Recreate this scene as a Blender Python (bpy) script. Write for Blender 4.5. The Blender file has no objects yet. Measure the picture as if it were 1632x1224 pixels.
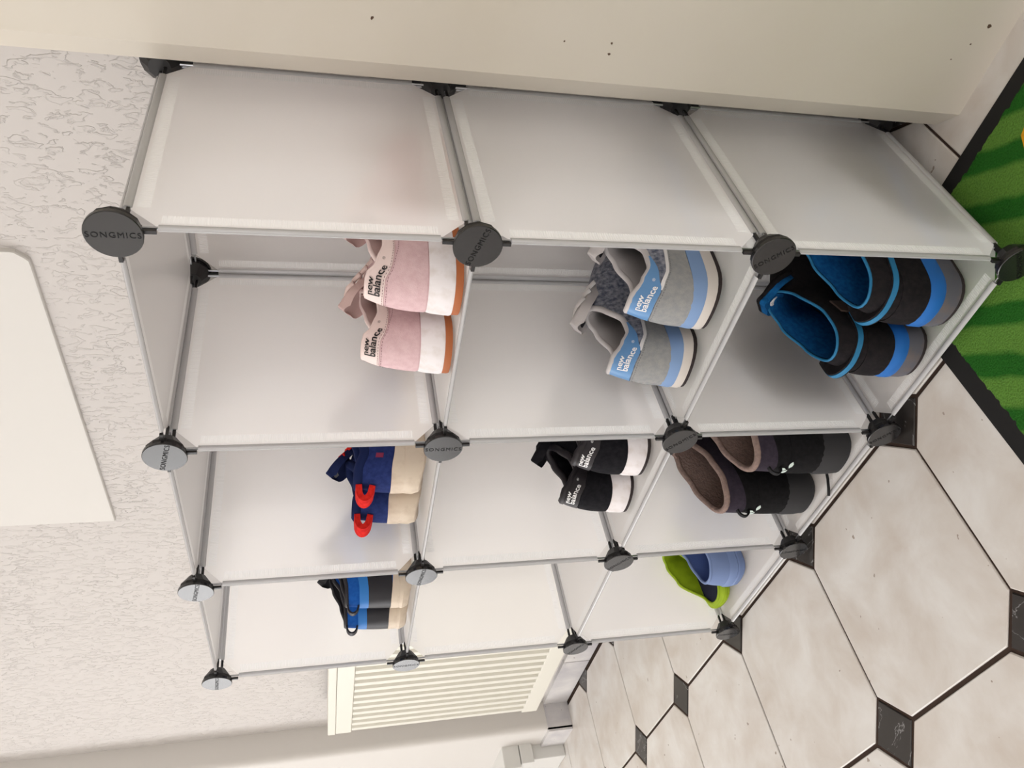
import bpy, bmesh, math, random
from mathutils import Vector, Matrix

random.seed(7)
scene = bpy.context.scene
COL = scene.collection
PI = math.pi

# ------------------------------------------------------------------ camera
CAM = Vector((0.4458, -0.6039, 0.8247))
PITCH, ROLL, YAW, FPX = -0.2459, 0.0100, 0.8132, 1243.8
Rm = (Matrix.Rotation(YAW, 3, 'Z') @ Matrix.Rotation(PITCH, 3, 'X') @ Matrix.Rotation(ROLL, 3, 'Y'))
right, fwd, up = Rm.col[0], Rm.col[1], Rm.col[2]
cd = bpy.data.cameras.new('camera')
cam = bpy.data.objects.new('camera', cd)
COL.objects.link(cam)
# the phone was held sideways: image right is world down
M = Matrix((-up, right, -fwd)).transposed().to_4x4()
M.translation = CAM
cam.matrix_world = M
cd.sensor_fit = 'HORIZONTAL'
cd.sensor_width = 36.0
cd.lens = FPX * 36.0 / 1632.0
cd.clip_start = 0.02
scene.camera = cam

# ------------------------------------------------------------------ light
world = bpy.data.worlds.new('world')
scene.world = world
world.use_nodes = True
wn = world.node_tree.nodes
wn['Background'].inputs[0].default_value = (0.97, 0.97, 1.0, 1)
wn['Background'].inputs[1].default_value = 2.6

def area(name, loc, rot, sx, sy, power, color):
    l = bpy.data.lights.new(name, 'AREA')
    l.shape = 'RECTANGLE'; l.size = sx; l.size_y = sy; l.energy = power; l.color = color
    o = bpy.data.objects.new(name, l); COL.objects.link(o)
    o.location = loc; o.rotation_euler = rot
    return o
# daylight entering by the glazed door in the left wall
area('daylight_left', (-3.60, -1.80, 1.25), (0, -PI/2+.26, 0), 2.35, 1.9, 96, (1.0, 0.985, 0.975))
# added fill light, set in an unseen window opening behind the photographer
area('fill_front', (0.2, -2.86, 1.45), (PI/2, 0, 0), 1.7, 1.3, 25, (1.0, 0.955, 0.93))

vs = scene.view_settings
vs.view_transform = 'Standard'; vs.look = 'None'; vs.gamma = 1.0; vs.use_curve_mapping = False
vs.exposure = -0.28
try:
    scene.cycles.max_bounces = 14; scene.cycles.diffuse_bounces = 8
    scene.cycles.transmission_bounces = 10; scene.cycles.transparent_max_bounces = 16
except Exception:
    pass

# ------------------------------------------------------------------ helpers
def lin(c):
    return tuple((v/12.92 if v <= .04045 else ((v+.055)/1.055)**2.4) for v in [x/255 for x in c])

MATS = {}
def mat(name, rgb, rough=.6, spec=.3, metal=0, bump=None, var=None, coat=0, mapping=None):
    """rgb in sRGB 0-255; bump=(scale,strength,distance); var=(scale, rgb2, lo, hi)"""
    m = bpy.data.materials.new(name); m.use_nodes = True
    nt = m.node_tree; b = nt.nodes['Principled BSDF']
    b.inputs['Base Color'].default_value = lin(rgb) + (1,)
    b.inputs['Roughness'].default_value = rough
    b.inputs['Specular IOR Level'].default_value = spec
    b.inputs['Metallic'].default_value = metal
    b.inputs['Coat Weight'].default_value = coat
    tc = nt.nodes.new('ShaderNodeTexCoord')
    src = tc.outputs['Object']
    if mapping:
        mp = nt.nodes.new('ShaderNodeMapping'); mp.inputs['Scale'].default_value = mapping
        nt.links.new(src, mp.inputs['Vector']); src = mp.outputs['Vector']
    if var:
        n = nt.nodes.new('ShaderNodeTexNoise'); n.inputs['Scale'].default_value = var[0]; n.inputs['Detail'].default_value = 5
        r = nt.nodes.new('ShaderNodeValToRGB')
        r.color_ramp.elements[0].position = var[2]; r.color_ramp.elements[1].position = var[3]
        r.color_ramp.elements[0].color = lin(rgb) + (1,); r.color_ramp.elements[1].color = lin(var[1]) + (1,)
        nt.links.new(src, n.inputs['Vector']); nt.links.new(n.outputs['Fac'], r.inputs['Fac'])
        nt.links.new(r.outputs['Color'], b.inputs['Base Color'])
    if bump:
        n = nt.nodes.new('ShaderNodeTexNoise'); n.inputs['Scale'].default_value = bump[0]; n.inputs['Detail'].default_value = 4
        bp = nt.nodes.new('ShaderNodeBump'); bp.inputs['Strength'].default_value = bump[1]; bp.inputs['Distance'].default_value = bump[2]
        nt.links.new(src, n.inputs['Vector']); nt.links.new(n.outputs['Fac'], bp.inputs['Height'])
        nt.links.new(bp.outputs['Normal'], b.inputs['Normal'])
    MATS[name] = m
    return m

def obj(name, verts, faces, m=None, parent=None, smooth=False, angle=None, midx=None):
    me = bpy.data.meshes.new(name)
    me.from_pydata([tuple(v) for v in verts], [], faces)
    bm = bmesh.new(); bm.from_mesh(me)
    bmesh.ops.recalc_face_normals(bm, faces=bm.faces[:]); bm.to_mesh(me); bm.free()
    for mm in (m if isinstance(m, (list, tuple)) else [m]):
        if mm: me.materials.append(mm)
    if midx:
        for p, i in zip(me.polygons, midx): p.material_index = i
    if smooth:
        for p in me.polygons: p.use_smooth = True
        if angle: me.set_sharp_from_angle(angle=angle)
    o = bpy.data.objects.new(name, me); COL.objects.link(o)
    if parent: o.parent = parent
    return o

def inst(src, parent=None, loc=None, rot=None, scale=None):
    o = src.copy(); COL.objects.link(o)
    if parent is not None: o.parent = parent
    if loc is not None: o.location = loc
    if rot is not None: o.rotation_euler = rot
    if scale is not None: o.scale = scale
    return o

def tag(o, label=None, cat=None, group=None, kind=None):
    if label: o['label'] = label
    if cat: o['category'] = cat
    if group: o['group'] = group
    if kind: o['kind'] = kind
    return o

def empty(name, loc=(0, 0, 0)):
    o = bpy.data.objects.new(name, None); COL.objects.link(o); o.location = loc
    o.empty_display_size = .05
    return o

def box(x0, x1, y0, y1, z0, z1):
    v = [(x, y, z) for x in (x0, x1) for y in (y0, y1) for z in (z0, z1)]
    f = [(0, 1, 3, 2), (4, 6, 7, 5), (0, 4, 5, 1), (2, 3, 7, 6), (0, 2, 6, 4), (1, 5, 7, 3)]
    return v, f

def bbox(name, dims, m, parent=None, bev=0.0):
    v, f = box(*dims)
    o = obj(name, v, f, m, parent)
    if bev:
        bm = bmesh.new(); bm.from_mesh(o.data)
        bmesh.ops.bevel(bm, geom=bm.edges[:], offset=bev, segments=2, affect='EDGES', profile=.6)
        bm.to_mesh(o.data); bm.free()
    return o

def merge(parts):
    V, F, I = [], [], []
    for k, (v, f) in enumerate(parts):
        n = len(V); V += [tuple(a) for a in v]; F += [tuple(i+n for i in q) for q in f]; I += [k]*len(f)
    return V, F, I

def loft(loops, closed=True, cap0=False, cap1=False):
    n = len(loops[0]); V = [tuple(p) for l in loops for p in l]; F = []
    for i in range(len(loops)-1):
        for j in range(n if closed else n-1):
            k = (j+1) % n
            F.append((i*n+j, i*n+k, (i+1)*n+k, (i+1)*n+j))
    if cap0: F.append(tuple(range(n-1, -1, -1)))
    if cap1: F.append(tuple((len(loops)-1)*n+j for j in range(n)))
    return V, F

def tube(pts, r, seg=8, r2=None, closed=False, axis=None, caps=True):
    """sweep; r2 gives an elliptic section (r along side, r2 along up)"""
    pts = [Vector(p) for p in pts]; loops = []; n = len(pts)
    ref = Vector(axis) if axis else None
    prev = None
    for i, p in enumerate(pts):
        if closed: d = pts[(i+1) % n]-pts[i-1]
        else: d = pts[min(i+1, n-1)]-pts[max(i-1, 0)]
        d.normalize()
        a = ref if ref else (prev if prev is not None else (Vector((0, 0, 1)) if abs(d.z) < .9 else Vector((1, 0, 0))))
        s = d.cross(a)
        if s.length < 1e-5: s = d.cross(Vector((1, 0.1, 0)))
        s.normalize(); u = s.cross(d).normalized(); prev = u
        rr = r[i] if isinstance(r, (list, tuple)) else r
        rb = rr if r2 is None else r2
        loops.append([p + s*rr*math.cos(2*PI*k/seg) + u*rb*math.sin(2*PI*k/seg) for k in range(seg)])
    if closed: loops.append(loops[0])
    return loft(loops, True, caps and not closed, caps and not closed)

def interp(pts, t):
    if t <= pts[0][0]: return pts[0][1]
    for (a, va), (b, vb) in zip(pts, pts[1:]):
        if t <= b:
            k = (t-a)/(b-a); k = k*k*(3-2*k)
            return va+(vb-va)*k
    return pts[-1][1]

def text2d(s, size, align='CENTER', space=1.0, res=3, bold=0.0):
    c = bpy.data.curves.new('t', 'FONT'); c.body = s; c.size = size; c.align_x = align; c.resolution_u = res
    c.space_line = .72; c.offset = bold; c.space_character = space
    o = bpy.data.objects.new('t', c); COL.objects.link(o)
    bpy.context.view_layer.update()
    dg = bpy.context.evaluated_depsgraph_get()
    me = bpy.data.meshes.new_from_object(o.evaluated_get(dg))
    V = [(v.co.x, v.co.y) for v in me.vertices]; F = [tuple(p.vertices) for p in me.polygons]
    bpy.data.objects.remove(o); bpy.data.curves.remove(c); bpy.data.meshes.remove(me)
    x0 = min(v[0] for v in V); x1 = max(v[0] for v in V); y0 = min(v[1] for v in V); y1 = max(v[1] for v in V)
    cx, cy = (x0+x1)/2, (y0+y1)/2
    return [(x-cx, y-cy) for x, y in V], F

# ------------------------------------------------------------------ materials
def film_material(name, tint, gl_rough=.28, trans=.5, see=0.0):
    m = bpy.data.materials.new(name); m.use_nodes = True; nt = m.node_tree; nt.nodes.clear()
    out = nt.nodes.new('ShaderNodeOutputMaterial')
    d = nt.nodes.new('ShaderNodeBsdfDiffuse'); d.inputs[0].default_value = lin(tint)+(1,)
    t = nt.nodes.new('ShaderNodeBsdfTranslucent'); t.inputs[0].default_value = lin(tint)+(1,)
    mx = nt.nodes.new('ShaderNodeMixShader'); mx.inputs[0].default_value = trans
    g = nt.nodes.new('ShaderNodeBsdfGlossy'); g.inputs['Roughness'].default_value = gl_rough
    fr = nt.nodes.new('ShaderNodeFresnel'); fr.inputs[0].default_value = 1.25
    mx2 = nt.nodes.new('ShaderNodeMixShader')
    tc = nt.nodes.new('ShaderNodeTexCoord')
    n = nt.nodes.new('ShaderNodeTexNoise'); n.inputs['Scale'].default_value = 900
    bp = nt.nodes.new('ShaderNodeBump'); bp.inputs['Strength'].default_value = .12; bp.inputs['Distance'].default_value = .0004
    nt.links.new(tc.outputs['Object'], n.inputs['Vector']); nt.links.new(n.outputs['Fac'], bp.inputs['Height'])
    for q in (d, t, g): nt.links.new(bp.outputs['Normal'], q.inputs['Normal'])
    rf = nt.nodes.new('ShaderNodeBsdfRefraction'); rf.inputs['Roughness'].default_value = .62; rf.inputs['IOR'].default_value = 1.22
    rf.inputs[0].default_value = (1, 1, 1, 1)
    mt = nt.nodes.new('ShaderNodeMixShader'); mt.inputs[0].default_value = see
    nt.links.new(t.outputs[0], mt.inputs[1]); nt.links.new(rf.outputs[0], mt.inputs[2])
    nt.links.new(d.outputs[0], mx.inputs[1]); nt.links.new(mt.outputs[0], mx.inputs[2])
    fm = nt.nodes.new('ShaderNodeMath'); fm.operation = 'MULTIPLY'; fm.inputs[1].default_value = .55
    nt.links.new(fr.outputs[0], fm.inputs[0]); nt.links.new(fm.outputs[0], mx2.inputs[0]); nt.links.new(mx.outputs[0], mx2.inputs[1]); nt.links.new(g.outputs[0], mx2.inputs[2])
    nt.links.new(mx2.outputs[0], out.inputs[0])
    return m
FILM = film_material('frosted_film', (253, 251, 250), trans=.64, see=.42)

def sleeve_material():
    m = bpy.data.materials.new('clear_sleeve'); m.use_nodes = True; nt = m.node_tree; nt.nodes.clear()
    out = nt.nodes.new('ShaderNodeOutputMaterial')
    tr = nt.nodes.new('ShaderNodeBsdfTransparent'); tr.inputs[0].default_value = (.95, .96, .97, 1)
    d = nt.nodes.new('ShaderNodeBsdfTranslucent'); d.inputs[0].default_value = (.98, .98, .99, 1)
    d2 = nt.nodes.new('ShaderNodeBsdfDiffuse'); d2.inputs[0].default_value = (.98, .98, .99, 1)
    md = nt.nodes.new('ShaderNodeMixShader'); nt.links.new(d.outputs[0], md.inputs[1]); nt.links.new(d2.outputs[0], md.inputs[2])
    a = nt.nodes.new('ShaderNodeMixShader'); a.inputs[0].default_value = .8
    nt.links.new(tr.outputs[0], a.inputs[1]); nt.links.new(md.outputs[0], a.inputs[2])
    g = nt.nodes.new('ShaderNodeBsdfGlossy'); g.inputs['Roughness'].default_value = .16
    fr = nt.nodes.new('ShaderNodeFresnel'); fr.inputs[0].default_value = 1.5
    b = nt.nodes.new('ShaderNodeMixShader')
    nt.links.new(fr.outputs[0], b.inputs[0]); nt.links.new(a.outputs[0], b.inputs[1]); nt.links.new(g.outputs[0], b.inputs[2])
    nt.links.new(b.outputs[0], out.inputs[0])
    return m
SLEEVE = sleeve_material()
STEEL = mat('steel_rod', (176, 178, 182), .28, .5, 1.0)
BLACKP = mat('black_plastic', (26, 25, 26), .45, .45, bump=(500, .15, .0003))
CAPM = mat('cap_plastic', (30, 29, 30), .27, .6, bump=(1400, .25, .00025))
EMBOSS = mat('cap_lettering', (14, 13, 14), .6, .2)

def weld_material():
    m = film_material('weld_strip', (255, 255, 255), .3, .42)
    nt = m.node_tree
    tc = [n for n in nt.nodes if n.type == 'TEX_COORD'][0]
    bp = [n for n in nt.nodes if n.type == 'BUMP'][0]
    w = nt.nodes.new('ShaderNodeTexWave'); w.inputs['Scale'].default_value = 120; w.bands_direction = 'X'
    nt.links.new(tc.outputs['Object'], w.inputs['Vector'])
    for l in list(bp.inputs['Height'].links): nt.links.remove(l)
    nt.links.new(w.outputs['Fac'], bp.inputs['Height'])
    bp.inputs['Strength'].default_value = .5; bp.inputs['Distance'].default_value = .0006
    return m
WELD = weld_material()

def plaster_material():
    m = mat('rough_plaster', (196, 192, 189), .85, .15)
    nt = m.node_tree; b = nt.nodes['Principled BSDF']
    tc = [n for n in nt.nodes if n.type == 'TEX_COORD'][0]
    mp = nt.nodes.new('ShaderNodeMapping'); mp.inputs['Scale'].default_value = (1.3, 1.3, .6)
    n = nt.nodes.new('ShaderNodeTexNoise'); n.inputs['Scale'].default_value = 88; n.inputs['Detail'].default_value = 8; n.inputs['Distortion'].default_value = .55
    r = nt.nodes.new('ShaderNodeValToRGB'); r.color_ramp.elements[0].position = .535; r.color_ramp.elements[1].position = .60
    n2 = nt.nodes.new('ShaderNodeTexNoise'); n2.inputs['Scale'].default_value = 9
    mm = nt.nodes.new('ShaderNodeMath'); mm.operation = 'MULTIPLY'
    bp = nt.nodes.new('ShaderNodeBump'); bp.inputs['Strength'].default_value = .85; bp.inputs['Distance'].default_value = .0026
    nt.links.new(tc.outputs['Object'], mp.inputs[0]); nt.links.new(mp.outputs[0], n.inputs['Vector']); nt.links.new(tc.outputs['Object'], n2.inputs['Vector'])
    nt.links.new(n.outputs['Fac'], r.inputs[0]); nt.links.new(r.outputs[0], mm.inputs[0]); nt.links.new(n2.outputs['Fac'], mm.inputs[1])
    nt.links.new(mm.outputs[0], bp.inputs['Height']); nt.links.new(bp.outputs[0], b.inputs['Normal'])
    return m
PLASTER = plaster_material()
WHITEWALL = mat('white_wall_paint', (206, 203, 199), .8, .2, bump=(60, .1, .001))
BOUNCEWALL = mat('bounce_wall_paint', (236, 233, 229), .85, .1, bump=(60, .1, .001))  # unseen walls made lighter than the seen ones to add bounce light
BEIGE = mat('cream_gloss_paint', (200, 194, 183), .45, .4, bump=(25, .06, .002), var=(6, (197, 190, 177), .35, .7))
WHITE = mat('white_lacquer', (214, 214, 211), .35, .5)
CREAM = mat('cream_enamel', (214, 212, 202), .38, .5)
CHIP = mat('paint_chip', (88, 70, 58), .8, .2)

def tile_material(name, base, light, dark_speck, rough, vein=None):
    m = bpy.data.materials.new(name); m.use_nodes = True; nt = m.node_tree; b = nt.nodes['Principled BSDF']
    tc = nt.nodes.new('ShaderNodeTexCoord'); oi = nt.nodes.new('ShaderNodeObjectInfo')
    sc = nt.nodes.new('ShaderNodeVectorMath'); sc.operation = 'SCALE'; sc.inputs[3].default_value = 37.0
    cb = nt.nodes.new('ShaderNodeCombineXYZ')
    for k in range(3): nt.links.new(oi.outputs['Random'], cb.inputs[k])
    nt.links.new(cb.outputs[0], sc.inputs[0])
    ad = nt.nodes.new('ShaderNodeVectorMath'); ad.operation = 'ADD'
    nt.links.new(tc.outputs['Object'], ad.inputs[0]); nt.links.new(sc.outputs[0], ad.inputs[1])
    n = nt.nodes.new('ShaderNodeTexNoise'); n.inputs['Scale'].default_value = 9 if not vein else 7; n.inputs['Detail'].default_value = 8
    n.inputs['Distortion'].default_value = .35 if not vein else 2.2; n.inputs['Roughness'].default_value = .58
    nt.links.new(ad.outputs[0], n.inputs['Vector'])
    r = nt.nodes.new('ShaderNodeValToRGB'); e = r.color_ramp.elements
    if vein:
        e[0].position = .0; e[0].color = lin(base)+(1,); e[1].position = 1; e[1].color = lin(base)+(1,)
        for p, c in ((.520, base), (.528, light), (.536, base)):
            q = e.new(p); q.color = lin(c)+(1,)
    else:
        e[0].position = .33; e[0].color = lin(base)+(1,); e[1].position = .68; e[1].color = lin(light)+(1,)
    nt.links.new(n.outputs['Fac'], r.inputs[0])
    n2 = nt.nodes.new('ShaderNodeTexNoise'); n2.inputs['Scale'].default_value = 60; n2.inputs['Detail'].default_value = 2
    nt.links.new(ad.outputs[0], n2.inputs['Vector'])
    r2 = nt.nodes.new('ShaderNodeValToRGB'); r2.color_ramp.elements[0].position = .735; r2.color_ramp.elements[1].position = .75
    nt.links.new(n2.outputs['Fac'], r2.inputs[0])
    mx = nt.nodes.new('ShaderNodeMix'); mx.data_type = 'RGBA'
    mx.inputs[7].default_value = lin(dark_speck)+(1,)
    nt.links.new(r2.outputs[0], mx.inputs[0]); nt.links.new(r.outputs[0], mx.inputs[6])
    nt.links.new(mx.outputs[2], b.inputs['Base Color'])
    b.inputs['Roughness'].default_value = rough; b.inputs['Specular IOR Level'].default_value = .4
    bp = nt.nodes.new('ShaderNodeBump'); bp.inputs['Strength'].default_value = .12; bp.inputs['Distance'].default_value = .001
    nt.links.new(n.outputs['Fac'], bp.inputs['Height']); nt.links.new(bp.outputs[0], b.inputs['Normal'])
    return m
TILE = tile_material('marbled_tile', (194, 186, 178), (214, 212, 209), (150, 138, 128), .32)
DOT = tile_material('dark_inset_tile', (44, 40, 38), (150, 150, 150), (40, 36, 35), .3, vein=True)
SKIRT = tile_material('skirting_tile', (182, 180, 184), (212, 210, 208), (150, 145, 140), .35)
GROUT = mat('dark_grout', (62, 50, 44), .9, .1, bump=(300, .2, .001))

# ------------------------------------------------------------------ setting
YW = .37           # back wall
XL, XR, YF, ZT = -3.4, 1.6, -2.8, 2.5
def struct(o, label, cat):
    return tag(o, label, cat, kind='structure')

floor = bbox('floor', (XL-.1, XR+.1, YF-.1, YW+.1, -.05, -.0025), GROUT)
struct(floor, 'tiled floor of pale octagonal tiles with dark diamond insets', 'floor')
P, DX, DY, HD = .3280, -.3010, .0215, .0518
G = .0032
def poly_prism(pts, z0, z1, bev):
    c = Vector((sum(p[0] for p in pts)/len(pts), sum(p[1] for p in pts)/len(pts), 0))
    def ins(p, d):
        v = Vector((p[0], p[1], 0))-c; v *= (v.length-d)/v.length
        return v+c
    l = [[ins(p, 0)+Vector((0, 0, z0)) for p in pts], [ins(p, 0)+Vector((0, 0, z1-bev)) for p in pts], [ins(p, bev*1.4)+Vector((0, 0, z1)) for p in pts]]
    return loft(l, True, False, True)
h = P/2
g2 = G*.5
octp = []
ax_, ay_ = h-.0019, h-.0034
c_ = h-HD-.0012
octp = [(ax_, -c_), (ax_, c_), (c_, ay_), (-c_, ay_), (-ax_, c_), (-ax_, -c_), (-c_, -ay_), (c_, -ay_)]
dd = HD-.0036
dotp = [(dd, 0), (0, dd), (-dd, 0), (0, -dd)]
v, f = poly_prism(octp, -.008, 0, .0012); t0 = obj('tile', v, f, TILE, floor)
v, f = poly_prism(dotp, -.008, -.0004, .0012); d0 = obj('inset_tile', v, f, DOT, floor)
ft = fd = True
for i in range(-9, 6):
    for j in range(-8, 2):
        x, y = DX+i*P, DY+j*P
        if j <= 1 and XL-.05 < x < XR+.05 and YF < y < YW:
            if fd: d0.location = (x, y, 0); fd = False
            else: inst(d0, floor, (x, y, 0))
        x, y = x+h, y+h
        if XL-.1 < x < XR+.1 and YF-.1 < y < YW+.12:
            if ft: t0.location = (x, y, 0); ft = False
            else: inst(t0, floor, (x, y, 0), (0, 0, random.choice([0, PI])))

struct(bbox('wall_back', (XL-.1, XR+.1, YW, YW+.1, -.05, ZT), PLASTER), 'rough white plaster wall behind the storage rack', 'wall')
struct(bbox('wall_right', (XR, XR+.1, YF, YW, -.05, ZT), BOUNCEWALL), 'plain white wall on the right', 'wall')
struct(bbox('ceiling', (XL-.1, XR+.1, YF-.1, YW+.1, ZT, ZT+.1), mat('white_ceiling_paint', (240, 238, 235), .85, .1)), 'white ceiling', 'ceiling')
def wall_with_hole(name, axis, pos, lo, hi, h0, h1, z0, z1, label):
    parts = []
    for (a0, a1, b0, b1) in ((lo, h0, -.05, ZT), (h1, hi, -.05, ZT), (h0, h1, -.05, z0), (h0, h1, z1, ZT)):
        if a1-a0 < 1e-4 or b1-b0 < 1e-4: continue
        parts.append(box(pos-.1, pos, a0, a1, b0, b1) if axis == 'x' else box(a0, a1, pos-.1, pos, b0, b1))
    V, F, _ = merge(parts)
    struct(obj(name, V, F, BOUNCEWALL), label, 'wall')
wall_with_hole('wall_left', 'x', XL, YF, YW, -2.7, -.9, .06, 2.2, 'white wall with the glazed door on the left')
wall_with_hole('wall_front', 'y', YF, XL-.1, XR+.1, -.65, 1.05, .8, 2.1, 'white wall with an added window opening behind the viewer')
def frame_window(name, axis, pos, a0, a1, z0, z1, label):
    w = .07
    parts = []
    for (p, q, r, s) in ((a0, a0+w, z0, z1), (a1-w, a1, z0, z1), (a0, a1, z0, z0+w), (a0, a1, z1-w, z1), ((a0+a1)/2-.03, (a0+a1)/2+.03, z0, z1)):
        parts.append(box(pos-.05, pos+.02, p, q, r, s) if axis == 'x' else box(p, q, pos-.05, pos+.02, r, s))
    V, F, _ = merge(parts)
    o = obj(name, V, F, WHITE); struct(o, label, 'window')
frame_window('window_1', 'x', XL-.0, -2.7, -.9, .06, 2.2, 'white framed glazed door in the left wall')
frame_window('window_2', 'y', YF, -.65, 1.05, .8, 2.1, 'white framed window added behind the viewer for the fill light')  # unseen window, added as the opening for the fill light

# cream door casing that stands out from the back wall right of the rack
pier = [(.037, .262), (.066, .235), (1.25, .235), (1.25, YW+.02), (.037, YW+.02)]
pv, pf = loft([[(x, y, 0) for x, y in pier], [(x, y, ZT) for x, y in pier]], True, True, True)
pier_o = struct(obj('trim_1', pv, pf, BEIGE), 'cream painted door casing right of the rack', 'casing')
def chip(cx, cz, r, parent):
    pts = [(cx+r*random.uniform(.5, 1.1)*math.cos(k*PI/4), .2347, cz+r*random.uniform(.5, 1.2)*math.sin(k*PI/4)) for k in range(8)]
    v, f = loft([[(x, .2356, z) for x, y, z in pts], [(x, .23465, z) for x, y, z in pts]], True, False, True)
    obj('paint_chip', v, f, CHIP, parent)
for cx, cz, r in ((.113, .765, .0022), (.178, -.0+.034, .003), (.155, .045, .0012), (.135, .06, .001), (.109, .555, .0012), (.10, .50, .0018), (.112, .50, .0016)):
    chip(cx, cz, r, pier_o)

# protruding wall section at the far left, with skirting tiles and a white boxed sill
rr = .022
ppl = [(XL, YW+.02), (XL, .277)]+[(-2.165-rr+rr*math.sin(q*PI/12), .277+rr-rr*math.cos(q*PI/12)) for q in range(7)]+[(-2.165, YW+.02)]
v, f = loft([[(x, y, 0) for x, y in ppl], [(x, y, ZT) for x, y in ppl]], True, True, True)
left_pier = obj('wall_left_pier', v, f, WHITEWALL, None, True, .6)
struct(left_pier, 'white wall section standing out left of the radiator', 'wall')
bb = bbox('baseboard_back', (-2.165, .037, YW-.004, YW+.01, 0, .082), GROUT)
struct(bb, 'pale skirting tiles along the back wall', 'baseboard')
v, f = box(-.161, .161, -.006, .006, 0, .084); sk = obj('skirting_tile', v, f, SKIRT, bb)
for k in range(7):
    loc = (-2.0+k*.3262, YW-.006, .001)
    if k == 0: sk.location = loc
    else: inst(sk, bb, loc)
bl = bbox('baseboard_left', (-2.168, -2.16, .274, YW, 0, .084), SKIRT); struct(bl, 'short skirting tile on the side of the left wall section', 'baseboard')
bl2 = bbox('baseboard_front', (-2.30, -2.16, .267, .28, 0, .084), SKIRT); struct(bl2, 'skirting tile beside the white boxed sill', 'baseboard')
sill = struct(empty('trim_2', (-2.305, .25, 0)), 'white boxed sill with stepped end left of the radiator', 'trim')
bbox('sill_body', (-.8, 0, -.02, .03, 0, .165), WHITE, sill, .004)
bbox('sill_cap', (-.8, .02, -.045, .03, .166, .225), WHITE, sill, .004)
bbox('end_block', (-.02, .024, -.035, .03, .12, .164), WHITE, sill, .003)

# radiator on the back wall
rad = empty('radiator', (-1.5, .298, .166))
tag(rad, 'cream panel radiator with vertical grooves low on the back wall', 'radiator')
RX0, RX1, RZ = -.465, .33, .636
bbox('back_body', (RX0+.005, RX1-.005, -.022, .05, .004, RZ-.004), CREAM, rad, .004)
for nm, d in (('top_trim', (RX0, RX1, -.032, .05, RZ-.022, RZ)), ('bottom_edge', (RX0, RX1, -.03, -.0, 0, .05)), ('upper_band', (RX0, RX1, -.03, -.0, RZ-.068, RZ-.0225))):
    bbox(nm, d, CREAM, rad, .003)
n = 20; pitch = (RX1-RX0-.02)/n
rv = []
prof = [(-.36, -.020), (-.22, -.032), (.22, -.032), (.36, -.020)]
l = [[(x*pitch, y, .050) for x, y in prof], [(x*pitch, y, RZ-.0685) for x, y in prof]]
v, f = loft(l, True, True, True)
rb = obj('rib', v, f, CREAM, rad)
for k in range(n):
    loc = (RX0+.01+pitch*(k+.5), 0, 0)
    if k == 0: rb.location = loc
    else: inst(rb, rad, loc)
bbox('wall_bracket', (-.3, -.26, .05, .066, .1, .55), CREAM, rad)

# flat painted cover plate on the plaster
def rrect(x0, x1, z0, z1, r, n=5):
    pts = []
    for cx, cz, a in ((x1-r, z0+r, -PI/2), (x1-r, z1-r, 0), (x0+r, z1-r, PI/2), (x0+r, z0+r, PI)):
        for k in range(n+1):
            an = a+PI/2*k/n; pts.append((cx+r*math.cos(an), cz+r*math.sin(an)))
    return pts
pts = rrect(-.955, -.302, 1.21, 1.60, .022)
pts = [(-.955, 1.21) if x < -.9 and z < 1.3 else (x, z) for x, z in pts[:-5]]
pts = [(x+random.uniform(-.0012, .0012), z+random.uniform(-.0015, .0015)) for x, z in pts]
v, f = loft([[(x, YW+.001, z) for x, z in pts], [(x, YW-.006, z) for x, z in pts], [(x*.999-.0006, YW-.0085, 1.4+(z-1.4)*.994) for x, z in pts]], True, False, True)
tag(obj('wall_cover', v, f, mat('smooth_white_paint', (206, 204, 200), .7, .25, bump=(35, .08, .002))), 'smooth white cover plate set in the rough plaster above the rack', 'cover plate')

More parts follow.
